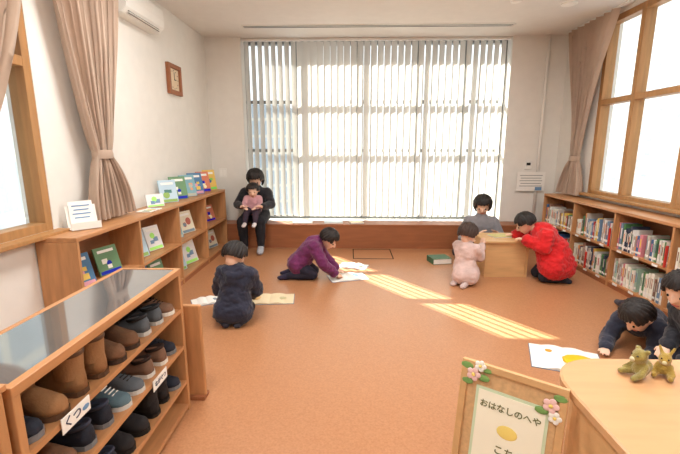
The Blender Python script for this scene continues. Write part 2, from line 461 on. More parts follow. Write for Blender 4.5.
cols = [(235, 232, 225), (240, 236, 220), (228, 226, 222), (200, 70, 60), (70, 110, 160), (90, 140, 90), (235, 200, 90), (220, 140, 150),
        (150, 110, 90), (120, 150, 180), (245, 245, 240), (190, 180, 170), (60, 70, 90), (230, 150, 80), (170, 200, 180), (236, 230, 214)]
tmpl = []
for i, c in enumerate(cols):
    bm = bmesh.new()
    box(bm, (-0.5+0.01, 0, 0.5), (0.02, 1, 1), 0)
    box(bm, (0, 0.44, 0.5), (1, 0.12, 1), 0); box(bm, (0, -0.44, 0.5), (1, 0.12, 1), 0)
    box(bm, (0.0, 0, 0.5), (0.96, 0.76, 0.96), 1)
    box(bm, (-0.505, 0, 0.16), (0.006, 0.9, 0.1), 2)
    box(bm, (-0.505, 0, 0.62), (0.006, 0.35, 0.4), 3)
    mm = mat('book_cover_%d' % i, c, 0.5, var=0.05)
    c2 = cols[(i*5+3) % len(cols)]
    me = finish('book', bm, [mm, M_PAPER, M_PAPER, mat('book_title_%d' % i, c2, 0.5, var=0.05)])
    tmpl.append(me)
CN = ['white', 'cream', 'off-white', 'red', 'blue', 'green', 'yellow', 'pink', 'brown', 'light blue', 'white', 'grey', 'navy', 'orange', 'pale green', 'cream']
for zt, g in ((0.44, 'books on the upper tier of the long low bookcase'), (0.075, 'books on the lower tier of the long low bookcase')):
    for b in range(4):
        ya = 2.7+0.024+b*0.794+0.004; yb = ya+0.76
        y = ya; hb = random.uniform(0.20, 0.27)
        while y < yb-0.03:
            w = random.uniform(0.014, 0.040)
            if random.random() < 0.15: hb = random.uniform(0.18, 0.28)
            hh = min(0.30, max(0.16, hb+random.uniform(-0.025, 0.025)))
            if y+w > yb: break
            if random.random() < 0.04: y += 0.05; continue
            if y > 3.1:
                i = random.choice([0, 1, 2, 10, 15, 11, 1, 2, 8, 3, 4, 5, 6, 7, 8, 9, 11, 12, 13, 14])
                o = tmpl[i].copy(); COL.objects.link(o)
                dd = random.uniform(0.17, 0.2)
                o.scale = (dd, w, hh); o.location = (2.87+dd/2+random.uniform(0, 0.01), y+w/2, zt+0.0005)
                tag(o, '%s hardback book standing spine outward on the shelf' % CN[i], 'book', g)
            y += w+0.0012
for t in tmpl: bpy.data.objects.remove(t)

def picture_book(w, h, cover, art, label, loc, rot, group=None, seed=0, t=0.012):
    rnd = random.Random(seed)
    e = top('picture_book', label, 'book', loc, rot, group)
    mc = mat('cover_%d_%d_%d' % cover, cover, 0.4, var=0.05)
    bm = bmesh.new()
    box(bm, (0, -t/2+0.001, h/2), (w, 0.002, h)); box(bm, (0, t/2-0.001, h/2), (w, 0.002, h)); box(bm, (-w/2+0.001, 0, h/2), (0.002, t, h))
    finish('cover', bm, mc, e)
    bm = bmesh.new(); box(bm, (0.001, 0, h/2), (w-0.006, t-0.004, h-0.006)); finish('page_block', bm, M_PAPER, e)
    bm = bmesh.new()
    yy = -t/2-0.0006
    box(bm, (0, yy, h*0.84), (w*0.7, 0.0012, h*0.1), 0)
    for q in range(3):
        r = rnd.uniform(0.10, 0.2)*w
        cx_, cz = rnd.uniform(-0.22, 0.22)*w, rnd.uniform(0.25, 0.6)*h
        if (seed+q) % 2: box(bm, (cx_, yy-0.0006*q, cz), (r*1.8, 0.0012, r*1.4), mi=1+(q % 2))
        else: cyl(bm, (cx_, yy-0.0006*q, cz), (cx_, yy-0.0006*q-0.0008, cz), r, r, 20, mi=1+(q % 2))
    box(bm, (0, yy, h*0.08), (w*0.9, 0.0012, h*0.12), 2)
    m1 = mat('art_%d_%d_%d' % art, art, 0.4, var=0.1)
    a2 = ((art[1]+20) % 256, (art[2]+60) % 256, (art[0]//2+60) % 256)
    finish('cover_picture', bm, [M_PAPER, m1, mat('art_%d_%d_%d' % a2, a2, 0.4, var=0.1)], e)
    return e
PC = [((80, 125, 165), (232, 200, 100)), ((235, 225, 200), (190, 100, 80)), ((110, 150, 110), (240, 240, 230)), ((230, 195, 100), (80, 110, 160)),
      ((190, 215, 230), (80, 130, 125)), ((215, 130, 100), (250, 240, 200)), ((235, 235, 235), (120, 155, 190)), ((90, 98, 115), (210, 180, 110)), ((130, 175, 188), (230, 170, 130))]
PN = ['blue', 'cream', 'green', 'yellow', 'pale blue', 'orange', 'white', 'slate', 'teal']
def stand(y, z, x, w, h, i, group, turn=62, lean=-14):
    c, a = PC[i % 9]
    picture_book(w, h, c, a, '%s picture book standing with its cover outward' % PN[i % 9], (x, y, z), (math.radians(lean), 0, math.radians(turn)), group, seed=i*3+1)
for q, (y, w, h, i) in enumerate(((4.05, 0.18, 0.13, 6), (4.38, 0.2, 0.25, 4), (4.66, 0.2, 0.27, 2), (4.94, 0.2, 0.27, 8), (5.2, 0.2, 0.28, 0), (5.48, 0.19, 0.28, 5), (5.74, 0.19, 0.29, 3))):
    stand(y, 0.906, -2.0, w, h, i, 'picture books on top of the bookcase', turn=52)
slots = [2.82, 3.16, 3.62, 3.95, 4.45, 4.8, 5.22, 5.6]
for q, y in enumerate(slots):
    for tz, hh in ((0.475, 0.27), (0.08, 0.29)):
        i = (q*2+(0 if tz > 0.3 else 5)) % 9
        stand(y+(0.03 if tz < 0.3 else 0), tz, -1.985, 0.2+0.02*(q % 3), hh-0.02*((q+1) % 3), i, 'picture books displayed in the bookcase', turn=74, lean=-16)
def leaflet_stand(loc, rot, label):
    e = top('leaflet_stand', label, 'leaflet stand', loc, rot)
    bm = bmesh.new(); box(bm, (0, 0.03, 0.004), (0.2, 0.12, 0.006)); box(bm, (0, 0.045, 0.1), (0.2, 0.004, 0.17), M=Matrix.Rotation(math.radians(-12), 4, 'X'))
    box(bm, (0, -0.028, 0.03), (0.2, 0.004, 0.05)); finish('holder', bm, M_WHITE, e)
    bm = bmesh.new(); box(bm, (0, 0.036, 0.125), (0.16, 0.006, 0.18), M=Matrix.Rotation(math.radians(-12), 4, 'X')); finish('leaflet', bm, M_PAPER, e)
    bm = bmesh.new()
    for k2 in range(4): box(bm, (0, 0.031, 0.18-k2*0.03), (0.12-0.02*(k2 % 2), 0.002, 0.008), M=Matrix.Rotation(math.radians(-12), 4, 'X'))
    finish('printed_lines', bm, M_BLUE, e)
leaflet_stand((-1.98, 2.90, 0.905), (0, 0, math.radians(50)), 'white leaflet stand with pale blue leaflets on the bookcase')
for q in range(3):
    e = top('leaflet', 'small colourful printed card lying on the bookcase top', 'leaflet', (-1.95, 3.72+q*0.085, 0.903), (0, 0, 0.05*q), 'cards lying on the bookcase top')
    bm = bmesh.new(); box(bm, (0, 0, 0.004), (0.14, 0.07, 0.008)); finish('card', bm, M_PAPER, e)
    bm = bmesh.new(); box(bm, (0.02, 0, 0.009), (0.07, 0.05, 0.002)); finish('picture', bm, mat('card_%d' % q, PC[q+2][0], 0.5), e)

for q, (x, w, c) in enumerate(((-0.72, 0.3, (225, 225, 220)), (-0.25, 0.28, (200, 215, 225)), (0.1, 0.2, (240, 225, 190)))):
    e = top('magazine', 'closed pale magazine lying on the window seat', 'magazine', (x, SY+0.15, 0.371), (0, 0, 0.1*q))
    bm = bmesh.new(); box(bm, (0, 0, 0.008), (w, 0.2, 0.016)); finish('pages', bm, M_PAPER, e)
    bm = bmesh.new(); box(bm, (0, 0, 0.018), (w, 0.2, 0.003)); finish('cover', bm, mat('mag_%d' % q, c, 0.4), e)

# ------------------------------------------------------------------ open books
def open_book(label, loc, rotz, w, h, arts, bg=(245, 243, 236), tiltx=0):
    e = top('open_book', label, 'book', loc, (tiltx, 0, rotz))
    bm = bmesh.new()
    for s in (-1, 1):
        rings = []
        for q in range(9):
            u = q/8; xx = s*u*w/2; zz = 0.004+0.014*math.sin(min(1, u*1.6)*math.pi)*0.8+0.006*(1-u)
            rings.append([V((xx, -h/2, zz)), V((xx, h/2, zz)), V((xx, h/2, 0.003)), V((xx, -h/2, 0.003))])
        loft(bm, rings)
    finish('pages', bm, mat('page_%d_%d_%d' % bg, bg, 0.6, var=0.02), e)
    bm = bmesh.new(); box(bm, (0, 0, 0.0015), (w+0.01, h+0.01, 0.003)); finish('cover', bm, mat('bookcover_blue', (90, 120, 150), 0.4), e)
    for c, (x, y, r) in arts:
        bm = bmesh.new()
        u = abs(x)/(w/2); zz = 0.004+0.014*math.sin(min(1, u*1.6)*math.pi)*0.8+0.006*(1-u)
        sph(bm, (x, y, zz), r, (1.2, 1, 0.12), sub=2)
        finish('printed_picture', bm, mat('print_%d_%d_%d' % c, c, 0.5, var=0.1), e, smooth=True)
open_book('open picture book on the floor before the navy-clad child', (-0.80, 3.80, 0), 0.1, 0.48, 0.26, [((220, 180, 120), (-0.12, 0.02, 0.05)), ((190, 180, 140), (0.12, 0, 0.04))], (226, 208, 172))
open_book('white picture book open on the floor beside the navy-clad child', (-1.42, 3.74, 0), 0.5, 0.28, 0.2, [((150, 160, 170), (0.07, 0.0, 0.03))])
open_book('open white picture book under the purple-clad child', (-0.02, 4.52, 0), 0.3, 0.44, 0.26, [((120, 170, 200), (0.1, 0.03, 0.04)), ((210, 160, 130), (-0.1, -0.02, 0.04))])
open_book('pale open book lying on the sunlit floor', (0.05, 4.98, 0), -0.3, 0.36, 0.22, [((190, 200, 170), (0.08, 0.0, 0.04))])
open_book('large open picture book with a round yellow drawing on the floor', (1.56, 2.68, 0), -0.35, 0.46, 0.36, [((245, 190, 30), (0.09, -0.02, 0.1)), ((230, 150, 40), (-0.1, 0.08, 0.025))])
e = top('folder', 'dark green closed folder lying on the floor', 'folder', (1.2, 5.2, 0), (0, 0, 0.2))
M_GREEN = mat('green_cover', (70, 110, 80), 0.5)
bm = bmesh.new(); box(bm, (0, 0, 0.002), (0.26, 0.22, 0.004)); box(bm, (0, 0, 0.074), (0.26, 0.22, 0.004)); box(bm, (-0.128, 0, 0.038), (0.004, 0.22, 0.07)); finish('cover', bm, M_GREEN, e)
bm = bmesh.new(); box(bm, (0.003, 0, 0.038), (0.245, 0.21, 0.067)); finish('page_block', bm, M_PAPER, e)

# ------------------------------------------------------------------ low table
tb = top('low_table', 'low light-wood box table with solid side panels', 'table', (1.84, 4.80, 0))
bm = bmesh.new(); box(bm, (0, 0, 0.427), (0.52, 0.5, 0.026), bevel=0.006); finish('table_top', bm, M_LIGHTW, tb)
for xx in (-0.235, 0.235):
    bm = bmesh.new(); box(bm, (xx, 0, 0.207), (0.026, 0.46, 0.414)); finish('side_panel', bm, M_LIGHTW, tb)
bm = bmesh.new(); box(bm, (0, 0.21, 0.25), (0.44, 0.02, 0.32)); finish('back_panel', bm, M_LIGHTW, tb)
bm = bmesh.new(); box(bm, (0, -0.21, 0.207), (0.44, 0.02, 0.414)); finish('front_panel', bm, M_LIGHTW, tb)
e = top('picture_book', 'open-faced picture book lying on the low table', 'book', (1.83, 4.82, 0.441), (0, 0, 0.2))
bm = bmesh.new(); box(bm, (0, 0, 0.006), (0.22, 0.18, 0.01)); finish('page_block', bm, M_PAPER, e)
bm = bmesh.new(); box(bm, (0, 0, 0.012), (0.225, 0.185, 0.002)); finish('cover', bm, mat('tablebook', (200, 190, 120), 0.5), e)

# ------------------------------------------------------------------ shoe cabinet
CX0, CX1, CY0, CY1 = -1.26, -0.93, 0.97, 2.09
sc = top('shoe_cabinet', 'low open wooden shoe rack with glossy mirror-like top', 'shoe rack', ((CX0+CX1)/2, (CY0+CY1)/2, 0))
L = CY1-CY0; D = CX1-CX0
for yy in (-L/2+0.014, L/2-0.014):
    bm = bmesh.new(); box(bm, (0, yy, 0.42), (D, 0.028, 0.84), bevel=0.003); finish('side_panel', bm, M_WOODV, sc)
for z in (0.615, 0.395, 0.18, 0.03):
    bm = bmesh.new(); box(bm, (0.0, 0, z), (D-0.005, L-0.056, 0.022)); finish('shelf', bm, M_WOOD, sc)
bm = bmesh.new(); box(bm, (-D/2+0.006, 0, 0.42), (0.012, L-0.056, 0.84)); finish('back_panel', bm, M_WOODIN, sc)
bm = bmesh.new()
box(bm, (D/2-0.012, 0, 0.835), (0.028, L+0.004, 0.034), bevel=0.003)
box(bm, (-D/2+0.012, 0, 0.835), (0.024, L+0.004, 0.034), bevel=0.003)
box(bm, (0, L/2-0.01, 0.835), (D-0.05, 0.022, 0.034)); box(bm, (0, -L/2+0.01, 0.835), (D-0.05, 0.022, 0.034))
finish('top_rim', bm, M_WOOD, sc)
bm = bmesh.new(); box(bm, (0, 0, 0.842), (D-0.05, L-0.04, 0.016)); finish('top_panel', bm, M_GLOSS, sc)
M_NAVYT = mat('navy_print', (50, 60, 90), 0.6)
for (yy, zz, s) in ((1.19, 0.612, 'くつ'), (1.76, 0.388, 'ながぐつ')):
    bm = bmesh.new(); box(bm, (0, 0, 0), (0.003, 0.14, 0.055))
    lc = finish('label_card', bm, M_PAPER, sc, loc=(CX1-(CX0+CX1)/2+0.004, yy-(CY0+CY1)/2, zz))
    text_mesh(s, 0.042 if len(s) < 3 else 0.028, M_NAVYT, lc, (0.003, -0.02 if len(s) < 3 else 0, 0), (math.pi/2, 0, math.pi/2))
    if len(s) < 3:
        bm = bmesh.new(); sph(bm, (0.003, 0.045, -0.003), 0.014, (0.1, 1.3, 0.7), sub=2); finish('printed_shoe', bm, M_BLUE, lc)
pb = top('partition_board', 'low rounded wooden partition board beside the shoe rack', 'partition', (-0.99, 2.19, 0))
bm = bmesh.new(); box(bm, (0, 0, 0.30), (0.24, 0.03, 0.60), bevel=0.01); finish('board', bm, M_WOODV, pb)
bm = bmesh.new(); box(bm, (0, 0, 0.012), (0.24, 0.08, 0.024), bevel=0.004); finish('foot', bm, M_WOODD, pb)
np_ = top('counter_end_panel', 'tall plain wooden end panel beside the shoe rack', 'panel', (-1.2, 0.93, 0))
bm = bmesh.new(); box(bm, (0, 0, 0.43), (0.54, 0.03, 0.86), bevel=0.004); finish('board', bm, M_WOODV, np_)
bm = bmesh.new(); box(bm, (0, 0, 0.87), (0.56, 0.04, 0.02), bevel=0.004); finish('cap', bm, M_WOOD, np_)

# ------------------------------------------------------------------ shoes
def make_shoe(kind, cu, cs, cl, label):
    e = top(kind, label, 'boot' if kind == 'boot' else 'shoe', (0, 0, -5), group='shoes in the shoe rack')
    L = 0.2
    def hw(t): return 0.030+0.010*math.sin(max(0, t-0.25)*math.pi/0.75) - (0.014*(max(0, t-0.85)/0.15)**2) - 0.01*(max(0, 0.1-t)/0.1)**2
    def ht(t):
        if kind == 'boot': return 0.085-0.035*min(1, max(0, (t-0.3)/0.5)) - 0.02*(max(0, t-0.85)/0.15)**2
        return 0.062-0.026*min(1, max(0, (t-0.25)/0.55))-0.012*(max(0, t-0.85)/0.15)**2
    bm = bmesh.new(); rings = []
    for q in range(17):
        t = q/16; w = hw(t)
        if q in (0, 16): w *= 0.65
        rings.append([V((t*L, w, 0)), V((t*L, w, 0.018)), V((t*L, -w, 0.018)), V((t*L, -w, 0))])
    loft(bm, rings); finish('sole', bm, mat('sole_%d_%d_%d' % cs, cs, 0.6), e)
    bm = bmesh.new(); rings = []
    for q in range(17):
        t = q/16; w = hw(t)*0.96; h = ht(t); xx = 0.003+t*(L-0.006)
        if q in (0, 16): w *= 0.6; h *= 0.75
        rings.append([V((xx, w*math.cos(a*math.pi/12)*(1-0.12*math.sin(a*math.pi/12)), 0.017+h*max(0, math.sin(a*math.pi/12))**0.7)) for a in range(13)])
    loft(bm, rings)
    if kind == 'boot':
        rr = []
        for zz, r1 in ((0.06, 0.036), (0.09, 0.037), (0.125, 0.039), (0.152, 0.040), (0.160, 0.038), (0.157, 0.034), (0.13, 0.031)):
            rr.append([V((0.052+r1*1.25*math.cos(a*math.pi/10), r1*math.sin(a*math.pi/10), zz)) for a in range(20)])
        loft(bm, rr, caps=False)
    finish('upper', bm, mat('upper_%d_%d_%d' % cu, cu, 0.8, var=0.12, bump=0.2, bscale=120), e, smooth=True)
    bm = bmesh.new()
    if kind == 'boot':
        cyl(bm, (0.052, 0, 0.13), (0.052, 0, 0.135), 0.033, 0.033, 20)
    else:
        rr = []
        for q in range(4):
            rx = (0.042, 0.046, 0.043, 0.034)[q]; ry = (0.026, 0.028, 0.026, 0.02)[q]; zz = (0.066, 0.076, 0.083, 0.074)[q]
            rr.append([V((0.052+rx*math.cos(a*math.pi/10), ry*math.sin(a*math.pi/10), zz-0.02*math.cos(a*math.pi/10)*0.6)) for a in range(20)])
        loft(bm, rr)
    finish('lining', bm, mat('lining_%d_%d_%d' % cl, cl, 0.9), e, smooth=True)
    bm = bmesh.new()
    if kind == 'boot':
        rr = [[V((0.052+(0.041*1.25+e_)*math.cos(a*math.pi/10), (0.041+e_)*math.sin(a*math.pi/10), zz)) for a in range(20)] for zz, e_ in ((0.138, -0.001), (0.142, 0.001), (0.148, 0.001), (0.152, -0.001))]
        loft(bm, rr, caps=False)
        finish('trim_band', bm, mat('sole_%d_%d_%d' % cs, cs, 0.6), e, smooth=True)
    else:
        for q in range(4): box(bm, (0.1+q*0.014, 0, 0.074-q*0.0065), (0.005, 0.034, 0.004), bevel=0.001)
        finish('laces', bm, M_PAPER if sum(cu) > 300 else M_DARK, e)
    return e
ST = [make_shoe('boot', (150, 108, 70), (90, 62, 42), (215, 190, 155), 'tan suede child boot with fleece lining'),
      make_shoe('boot', (112, 78, 54), (60, 44, 34), (170, 140, 110), 'brown suede child boot with low shaft'),
      make_shoe('sneaker', (92, 98, 104), (200, 198, 192), (50, 52, 56), 'grey child sneaker with white sole'),
      make_shoe('sneaker', (34, 38, 50), (120, 120, 122), (60, 66, 84), 'dark navy child sneaker with grey sole'),
      make_shoe('sneaker', (128, 96, 76), (230, 225, 215), (60, 46, 40), 'brown child sneaker with white sole'),
      make_shoe('boot', (34, 32, 34), (20, 20, 20), (60, 58, 60), 'black child boot with dark sole'),
      make_shoe('sneaker', (88, 112, 122), (200, 200, 196), (50, 66, 74), 'muted blue child sneaker with pale sole')]
layout = {0.627: [3, 0, 0, 0, 1, 1, 2, 2, 4], 0.407: [1, 1, 3, 3, 6, 2, 4, 4, 3], 0.192: [5, 5, 3, 3, 5, 5, 5, 5, 3]}
for z, arr in layout.items():
    for q, kx in enumerate(arr):
        y = 1.055+q*0.1175
        out = (q//2) % 2 == 0
        src = ST[kx]
        if out: dup(src, (-1.17+random.uniform(0, 0.015), y, z), (0, 0, random.uniform(-0.06, 0.06)), scale=(1.1, 1.2, 1.1))
        else: dup(src, (-0.945-random.uniform(0, 0.01), y, z), (0, 0, math.pi+random.uniform(-0.06, 0.06)), scale=(1.1, 1.2, 1.1))
for s in ST:
    for ch in list(s.children): bpy.data.objects.remove(ch)
    bpy.data.objects.remove(s)

# ------------------------------------------------------------------ counter
ct = top('reception_counter', 'light wood counter with rounded corner', 'counter', (1.3, 0.55, 0))
def rrect(x0, x1, y0, y1, r, z):
    pts = []
    for (cx_, cy_, a0) in ((x1-0.01, y1-0.01, 0), (x0+r, y1-r, 90), (x0+0.01, y0+0.01, 180), (x1-0.01, y0+0.01, 270)):
        rr = r if a0 == 90 else 0.01
        for q in range(9):
            a = math.radians(a0+q*90/8); pts.append(V((cx_+rr*math.cos(a), cy_+rr*math.sin(a), z)))
    return pts
bm = bmesh.new(); loft(bm, [rrect(-0.594, 0.6, -0.8, 0.804, 0.18, 0.715), rrect(-0.6, 0.6, -0.8, 0.81, 0.18, 0.722), rrect(-0.6, 0.6, -0.8, 0.81, 0.18, 0.745), rrect(-0.594, 0.6, -0.8, 0.804, 0.18, 0.75)])
finish('counter_top', bm, M_COUNTER, ct)
bm = bmesh.new(); loft(bm, [rrect(-0.57, 0.58, -0.78, 0.78, 0.17, 0), rrect(-0.57, 0.58, -0.78, 0.78, 0.17, 0.715)])
finish('counter_body', bm, M_LIGHTW, ct)

# ------------------------------------------------------------------ sign easel
sg = top('sign_easel', 'wood-framed cork sign on an easel with paper flowers', 'sign', (0.480, 1.142, 0), (math.radians(-10), 0, math.radians(-35.4)))
W_, zb, zt_ = 0.34, 0.25, 0.765
M_CORK = mat('cork', (206, 168, 122), 0.9, var=0.12, scale=60)
bm = bmesh.new()
for c, s in (((0, 0, zt_-0.012), (W_, 0.02, 0.024)), ((0, 0, zb+0.012), (W_, 0.02, 0.024)), ((-W_/2+0.012, 0, (zb+zt_)/2), (0.024, 0.02, zt_-zb-0.048)), ((W_/2-0.012, 0, (zb+zt_)/2), (0.024, 0.02, zt_-zb-0.048))):
    box(bm, c, s, bevel=0.002)
finish('frame', bm, M_LIGHTW, sg)
bm = bmesh.new(); box(bm, (0, 0.003, (zb+zt_)/2), (W_-0.04, 0.008, zt_-zb-0.04)); finish('cork_board', bm, M_CORK, sg)
M_POST = mat('pale_yellow_sheet', (246, 243, 222), 0.7, var=0.02)
bm = bmesh.new(); box(bm, (0.006, -0.003, 0.51), (0.236, 0.002, 0.35)); finish('backing_sheet', bm, mat('mint_sheet', (206, 222, 190), 0.7, var=0.03), sg)
bm = bmesh.new(); box(bm, (0.006, -0.0045, 0.51), (0.216, 0.002, 0.33)); finish('poster_sheet', bm, M_POST, sg)
M_OLIVE = mat('olive_print', (112, 112, 62), 0.7)
text_mesh('おはなしのへや', 0.0285, M_OLIVE, sg, (0.006, -0.0065, 0.628), (math.pi/2, 0, 0))
text_mesh('こちら', 0.034, M_OLIVE, sg, (0.02, -0.0065, 0.485), (math.pi/2, 0, 0))
M_YEL = mat('soft_yellow_print', (240, 216, 120), 0.7)
bm = bmesh.new(); sph(bm, (0.006, -0.006, 0.555), 0.026, (1.3, 0.05, 0.9), sub=3); finish('printed_picture', bm, M_YEL, sg, smooth=True)
for xx in (-0.13, 0.13):
    bm = bmesh.new(); box(bm, (xx, 0.0, 0.127), (0.022, 0.02, 0.25)); finish('leg', bm, M_LIGHTW, sg)
bm = bmesh.new(); cyl(bm, (-0.05, 0.014, 0.7), (-0.08, 0.22, 0.04), 0.009); finish('back_leg', bm, M_LIGHTW, sg)
def flower(cx_, cz, r, cp, cc):
    bm = bmesh.new()
    for q in range(5):
        a = q*2*math.pi/5; sph(bm, (cx_+r*0.62*math.cos(a), -0.012, cz+r*0.62*math.sin(a)), r*0.45, (1, 0.2, 1), sub=2)
    finish('paper_petals', bm, cp, sg, smooth=True)
    bm = bmesh.new(); sph(bm, (cx_, -0.016, cz), r*0.28, (1, 0.4, 1), sub=2); finish('flower_centre', bm, cc, sg, smooth=True)
M_PINK = mat('pink_paper', (238, 200, 196), 0.8); M_GRN = mat('green_paper', (120, 160, 90), 0.8)
flower(-0.125, 0.72, 0.024, M_PINK, M_YEL); flower(-0.105, 0.755, 0.02, M_PAPER, M_YEL); flower(0.125, 0.70, 0.024, M_PINK, M_YEL); flower(0.14, 0.665, 0.02, M_PAPER, M_YEL)
bm = bmesh.new()
for (a, b_, r) in ((-0.15, 0.745, 0.02), (-0.09, 0.715, 0.018), (-0.145, 0.69, 0.018), (0.15, 0.73, 0.018), (0.1, 0.675, 0.018), (-0.08, 0.745, 0.015)):
    sph(bm, (a, -0.009, b_), r, (1.2, 0.12, 0.7), sub=2)
finish('paper_leaves', bm, M_GRN, sg, smooth=True)

# ------------------------------------------------------------------ hull/remesh figures
_ico = {}
def ico(sub):
    if sub not in _ico:
        b = bmesh.new(); bmesh.ops.create_icosphere(b, subdivisions=sub, radius=1.0)
        _ico[sub] = [v.co.copy() for v in b.verts]; b.free()
    return _ico[sub]

def hull_mesh(prims, infl=0.0, voxel=0.008, smooth=4, fold=0.0, org=V((0, 0, 0)), factor=0.5):
    bm = bmesh.new()
    for sp in prims:
        tmp = bmesh.new()
        big = max(r for _, r in sp) > 0.02
        for p, r in sp:
            for q in ico(3 if big else 2):
                tmp.verts.new(V(p)-org + q*(r+infl))
        res = bmesh.ops.convex_hull(tmp, input=tmp.verts[:])
        bad = [g for g in res['geom_interior'] if isinstance(g, bmesh.types.BMVert)]
        bmesh.ops.delete(tmp, geom=bad, context='VERTS')
        loose = [v for v in tmp.verts if not v.link_faces]
        if loose: bmesh.ops.delete(tmp, geom=loose, context='VERTS')
        bmesh.ops.recalc_face_normals(tmp, faces=tmp.faces[:])
        mt = bpy.data.meshes.new('t'); tmp.to_mesh(mt); tmp.free()
        bm.from_mesh(mt); bpy.data.meshes.remove(mt)
    me = bpy.data.meshes.new('fig'); bm.to_mesh(me); bm.free()
    ob = bpy.data.objects.new('tmpfig', me); COL.objects.link(ob)
    m = ob.modifiers.new('r', 'REMESH'); m.mode = 'VOXEL'; m.voxel_size = voxel
    if smooth:
        s = ob.modifiers.new('s', 'SMOOTH'); s.factor = factor; s.iterations = smooth
    dg = bpy.context.evaluated_depsgraph_get(); dg.update()
    me2 = bpy.data.meshes.new_from_object(ob.evaluated_get(dg))
    bpy.data.objects.remove(ob); bpy.data.meshes.remove(me)
    if fold:
        ns = [v.normal.copy() for v in me2.vertices]
        for v, n in zip(me2.vertices, ns):
            p = v.co
            f = noise.noise(V((p.x*14, p.y*14, p.z*26)))+0.5*noise.noise(p*50)
            v.co = p + n*f*fold
    for p in me2.polygons: p.use_smooth = True
    return me2

def add_mesh(name, me, m, parent):
    me.materials.clear(); me.materials.append(m)
    o = bpy.data.objects.new(name, me); COL.objects.link(o); o.parent = parent
    return o

def hand_prims(w, d, n, size, curl=0.5):
    d = V(d).normalized(); n = V(n); n = (n-d*n.dot(d)).normalized(); s = d.cross(n).normalized()
    k = size/0.13
    P = []
    pw = 0.026*k
    P.append([(w, 0.015*k), (w+d*0.055*k+s*pw, 0.011*k), (w+d*0.055*k-s*pw, 0.011*k), (w+d*0.02*k+s*0.018*k, 0.012*k), (w+d*0.02*k-s*0.018*k, 0.012*k)])
    for i, (off, ln) in enumerate(((-1, 0.036), (-0.34, 0.046), (0.34, 0.043), (1, 0.034))):
        b = w+d*0.055*k+s*pw*off*1.05
        d1 = (d+s*off*0.12+n*curl*0.5).normalized(); d2 = (d+n*curl*1.6).normalized()
        m_ = b+d1*ln*0.6*k; t_ = m_+d2*ln*0.5*k
        P.append([(b, 0.0078*k), (m_, 0.007*k)]); P.append([(m_, 0.007*k), (t_, 0.006*k)])
    b = w+d*0.015*k-s*0.02*k; m_ = b+(d*0.5-s*0.85+n*0.25).normalized()*0.026*k; t_ = m_+(d*0.85-s*0.3+n*0.4).normalized()*0.022*k
    P.append([(b, 0.0095*k), (m_, 0.008*k)]); P.append([(m_, 0.008*k), (t_, 0.007*k)])
    return P

def hair_mesh(hc, f, r, u, s, length, org, fringe=0.48):
    b = bmesh.new(); bmesh.ops.create_icosphere(b, subdivisions=5, radius=1.0)
    kill = []
    for v in b.verts:
        x, y, z = v.co
        az = math.atan2(x, y)
        lim = -0.45 if length < 0.3 else -0.75
        if y > 0.15:
            lim = fringe-0.12*abs(math.sin(az*9)) if abs(x) < 0.62 else 0.0
        elif y > -0.1: lim = -0.25 if length < 0.3 else -0.8
        if z < lim: kill.append(v); continue
        rad = 0.96+0.035*math.sin(az*22+3*z)+0.045*noise.noise(V((x*4, y*4, z*2)))
        px, py, pz = x*rad*0.96, y*rad-0.1, z*rad+0.13
        if z < -0.1 and length > 0:
            tt = (-0.1-z)
            pz -= tt*length*1.6
            px *= 1+0.12*tt
        v.co = (hc-org) + (r*px+f*py+u*pz)*s
    bmesh.ops.delete(b, geom=kill, context='VERTS')
    me = bpy.data.meshes.new('hair'); b.to_mesh(me); b.free()
    ob = bpy.data.objects.new('tmph', me); COL.objects.link(ob)
    m = ob.modifiers.new('s', 'SOLIDIFY'); m.thickness = s*0.14; m.offset = -0.6
    dg = bpy.context.evaluated_depsgraph_get(); dg.update()
    me2 = bpy.data.meshes.new_from_object(ob.evaluated_get(dg)); bpy.data.objects.remove(ob)
    for p in me2.polygons: p.use_smooth = True
    return me2

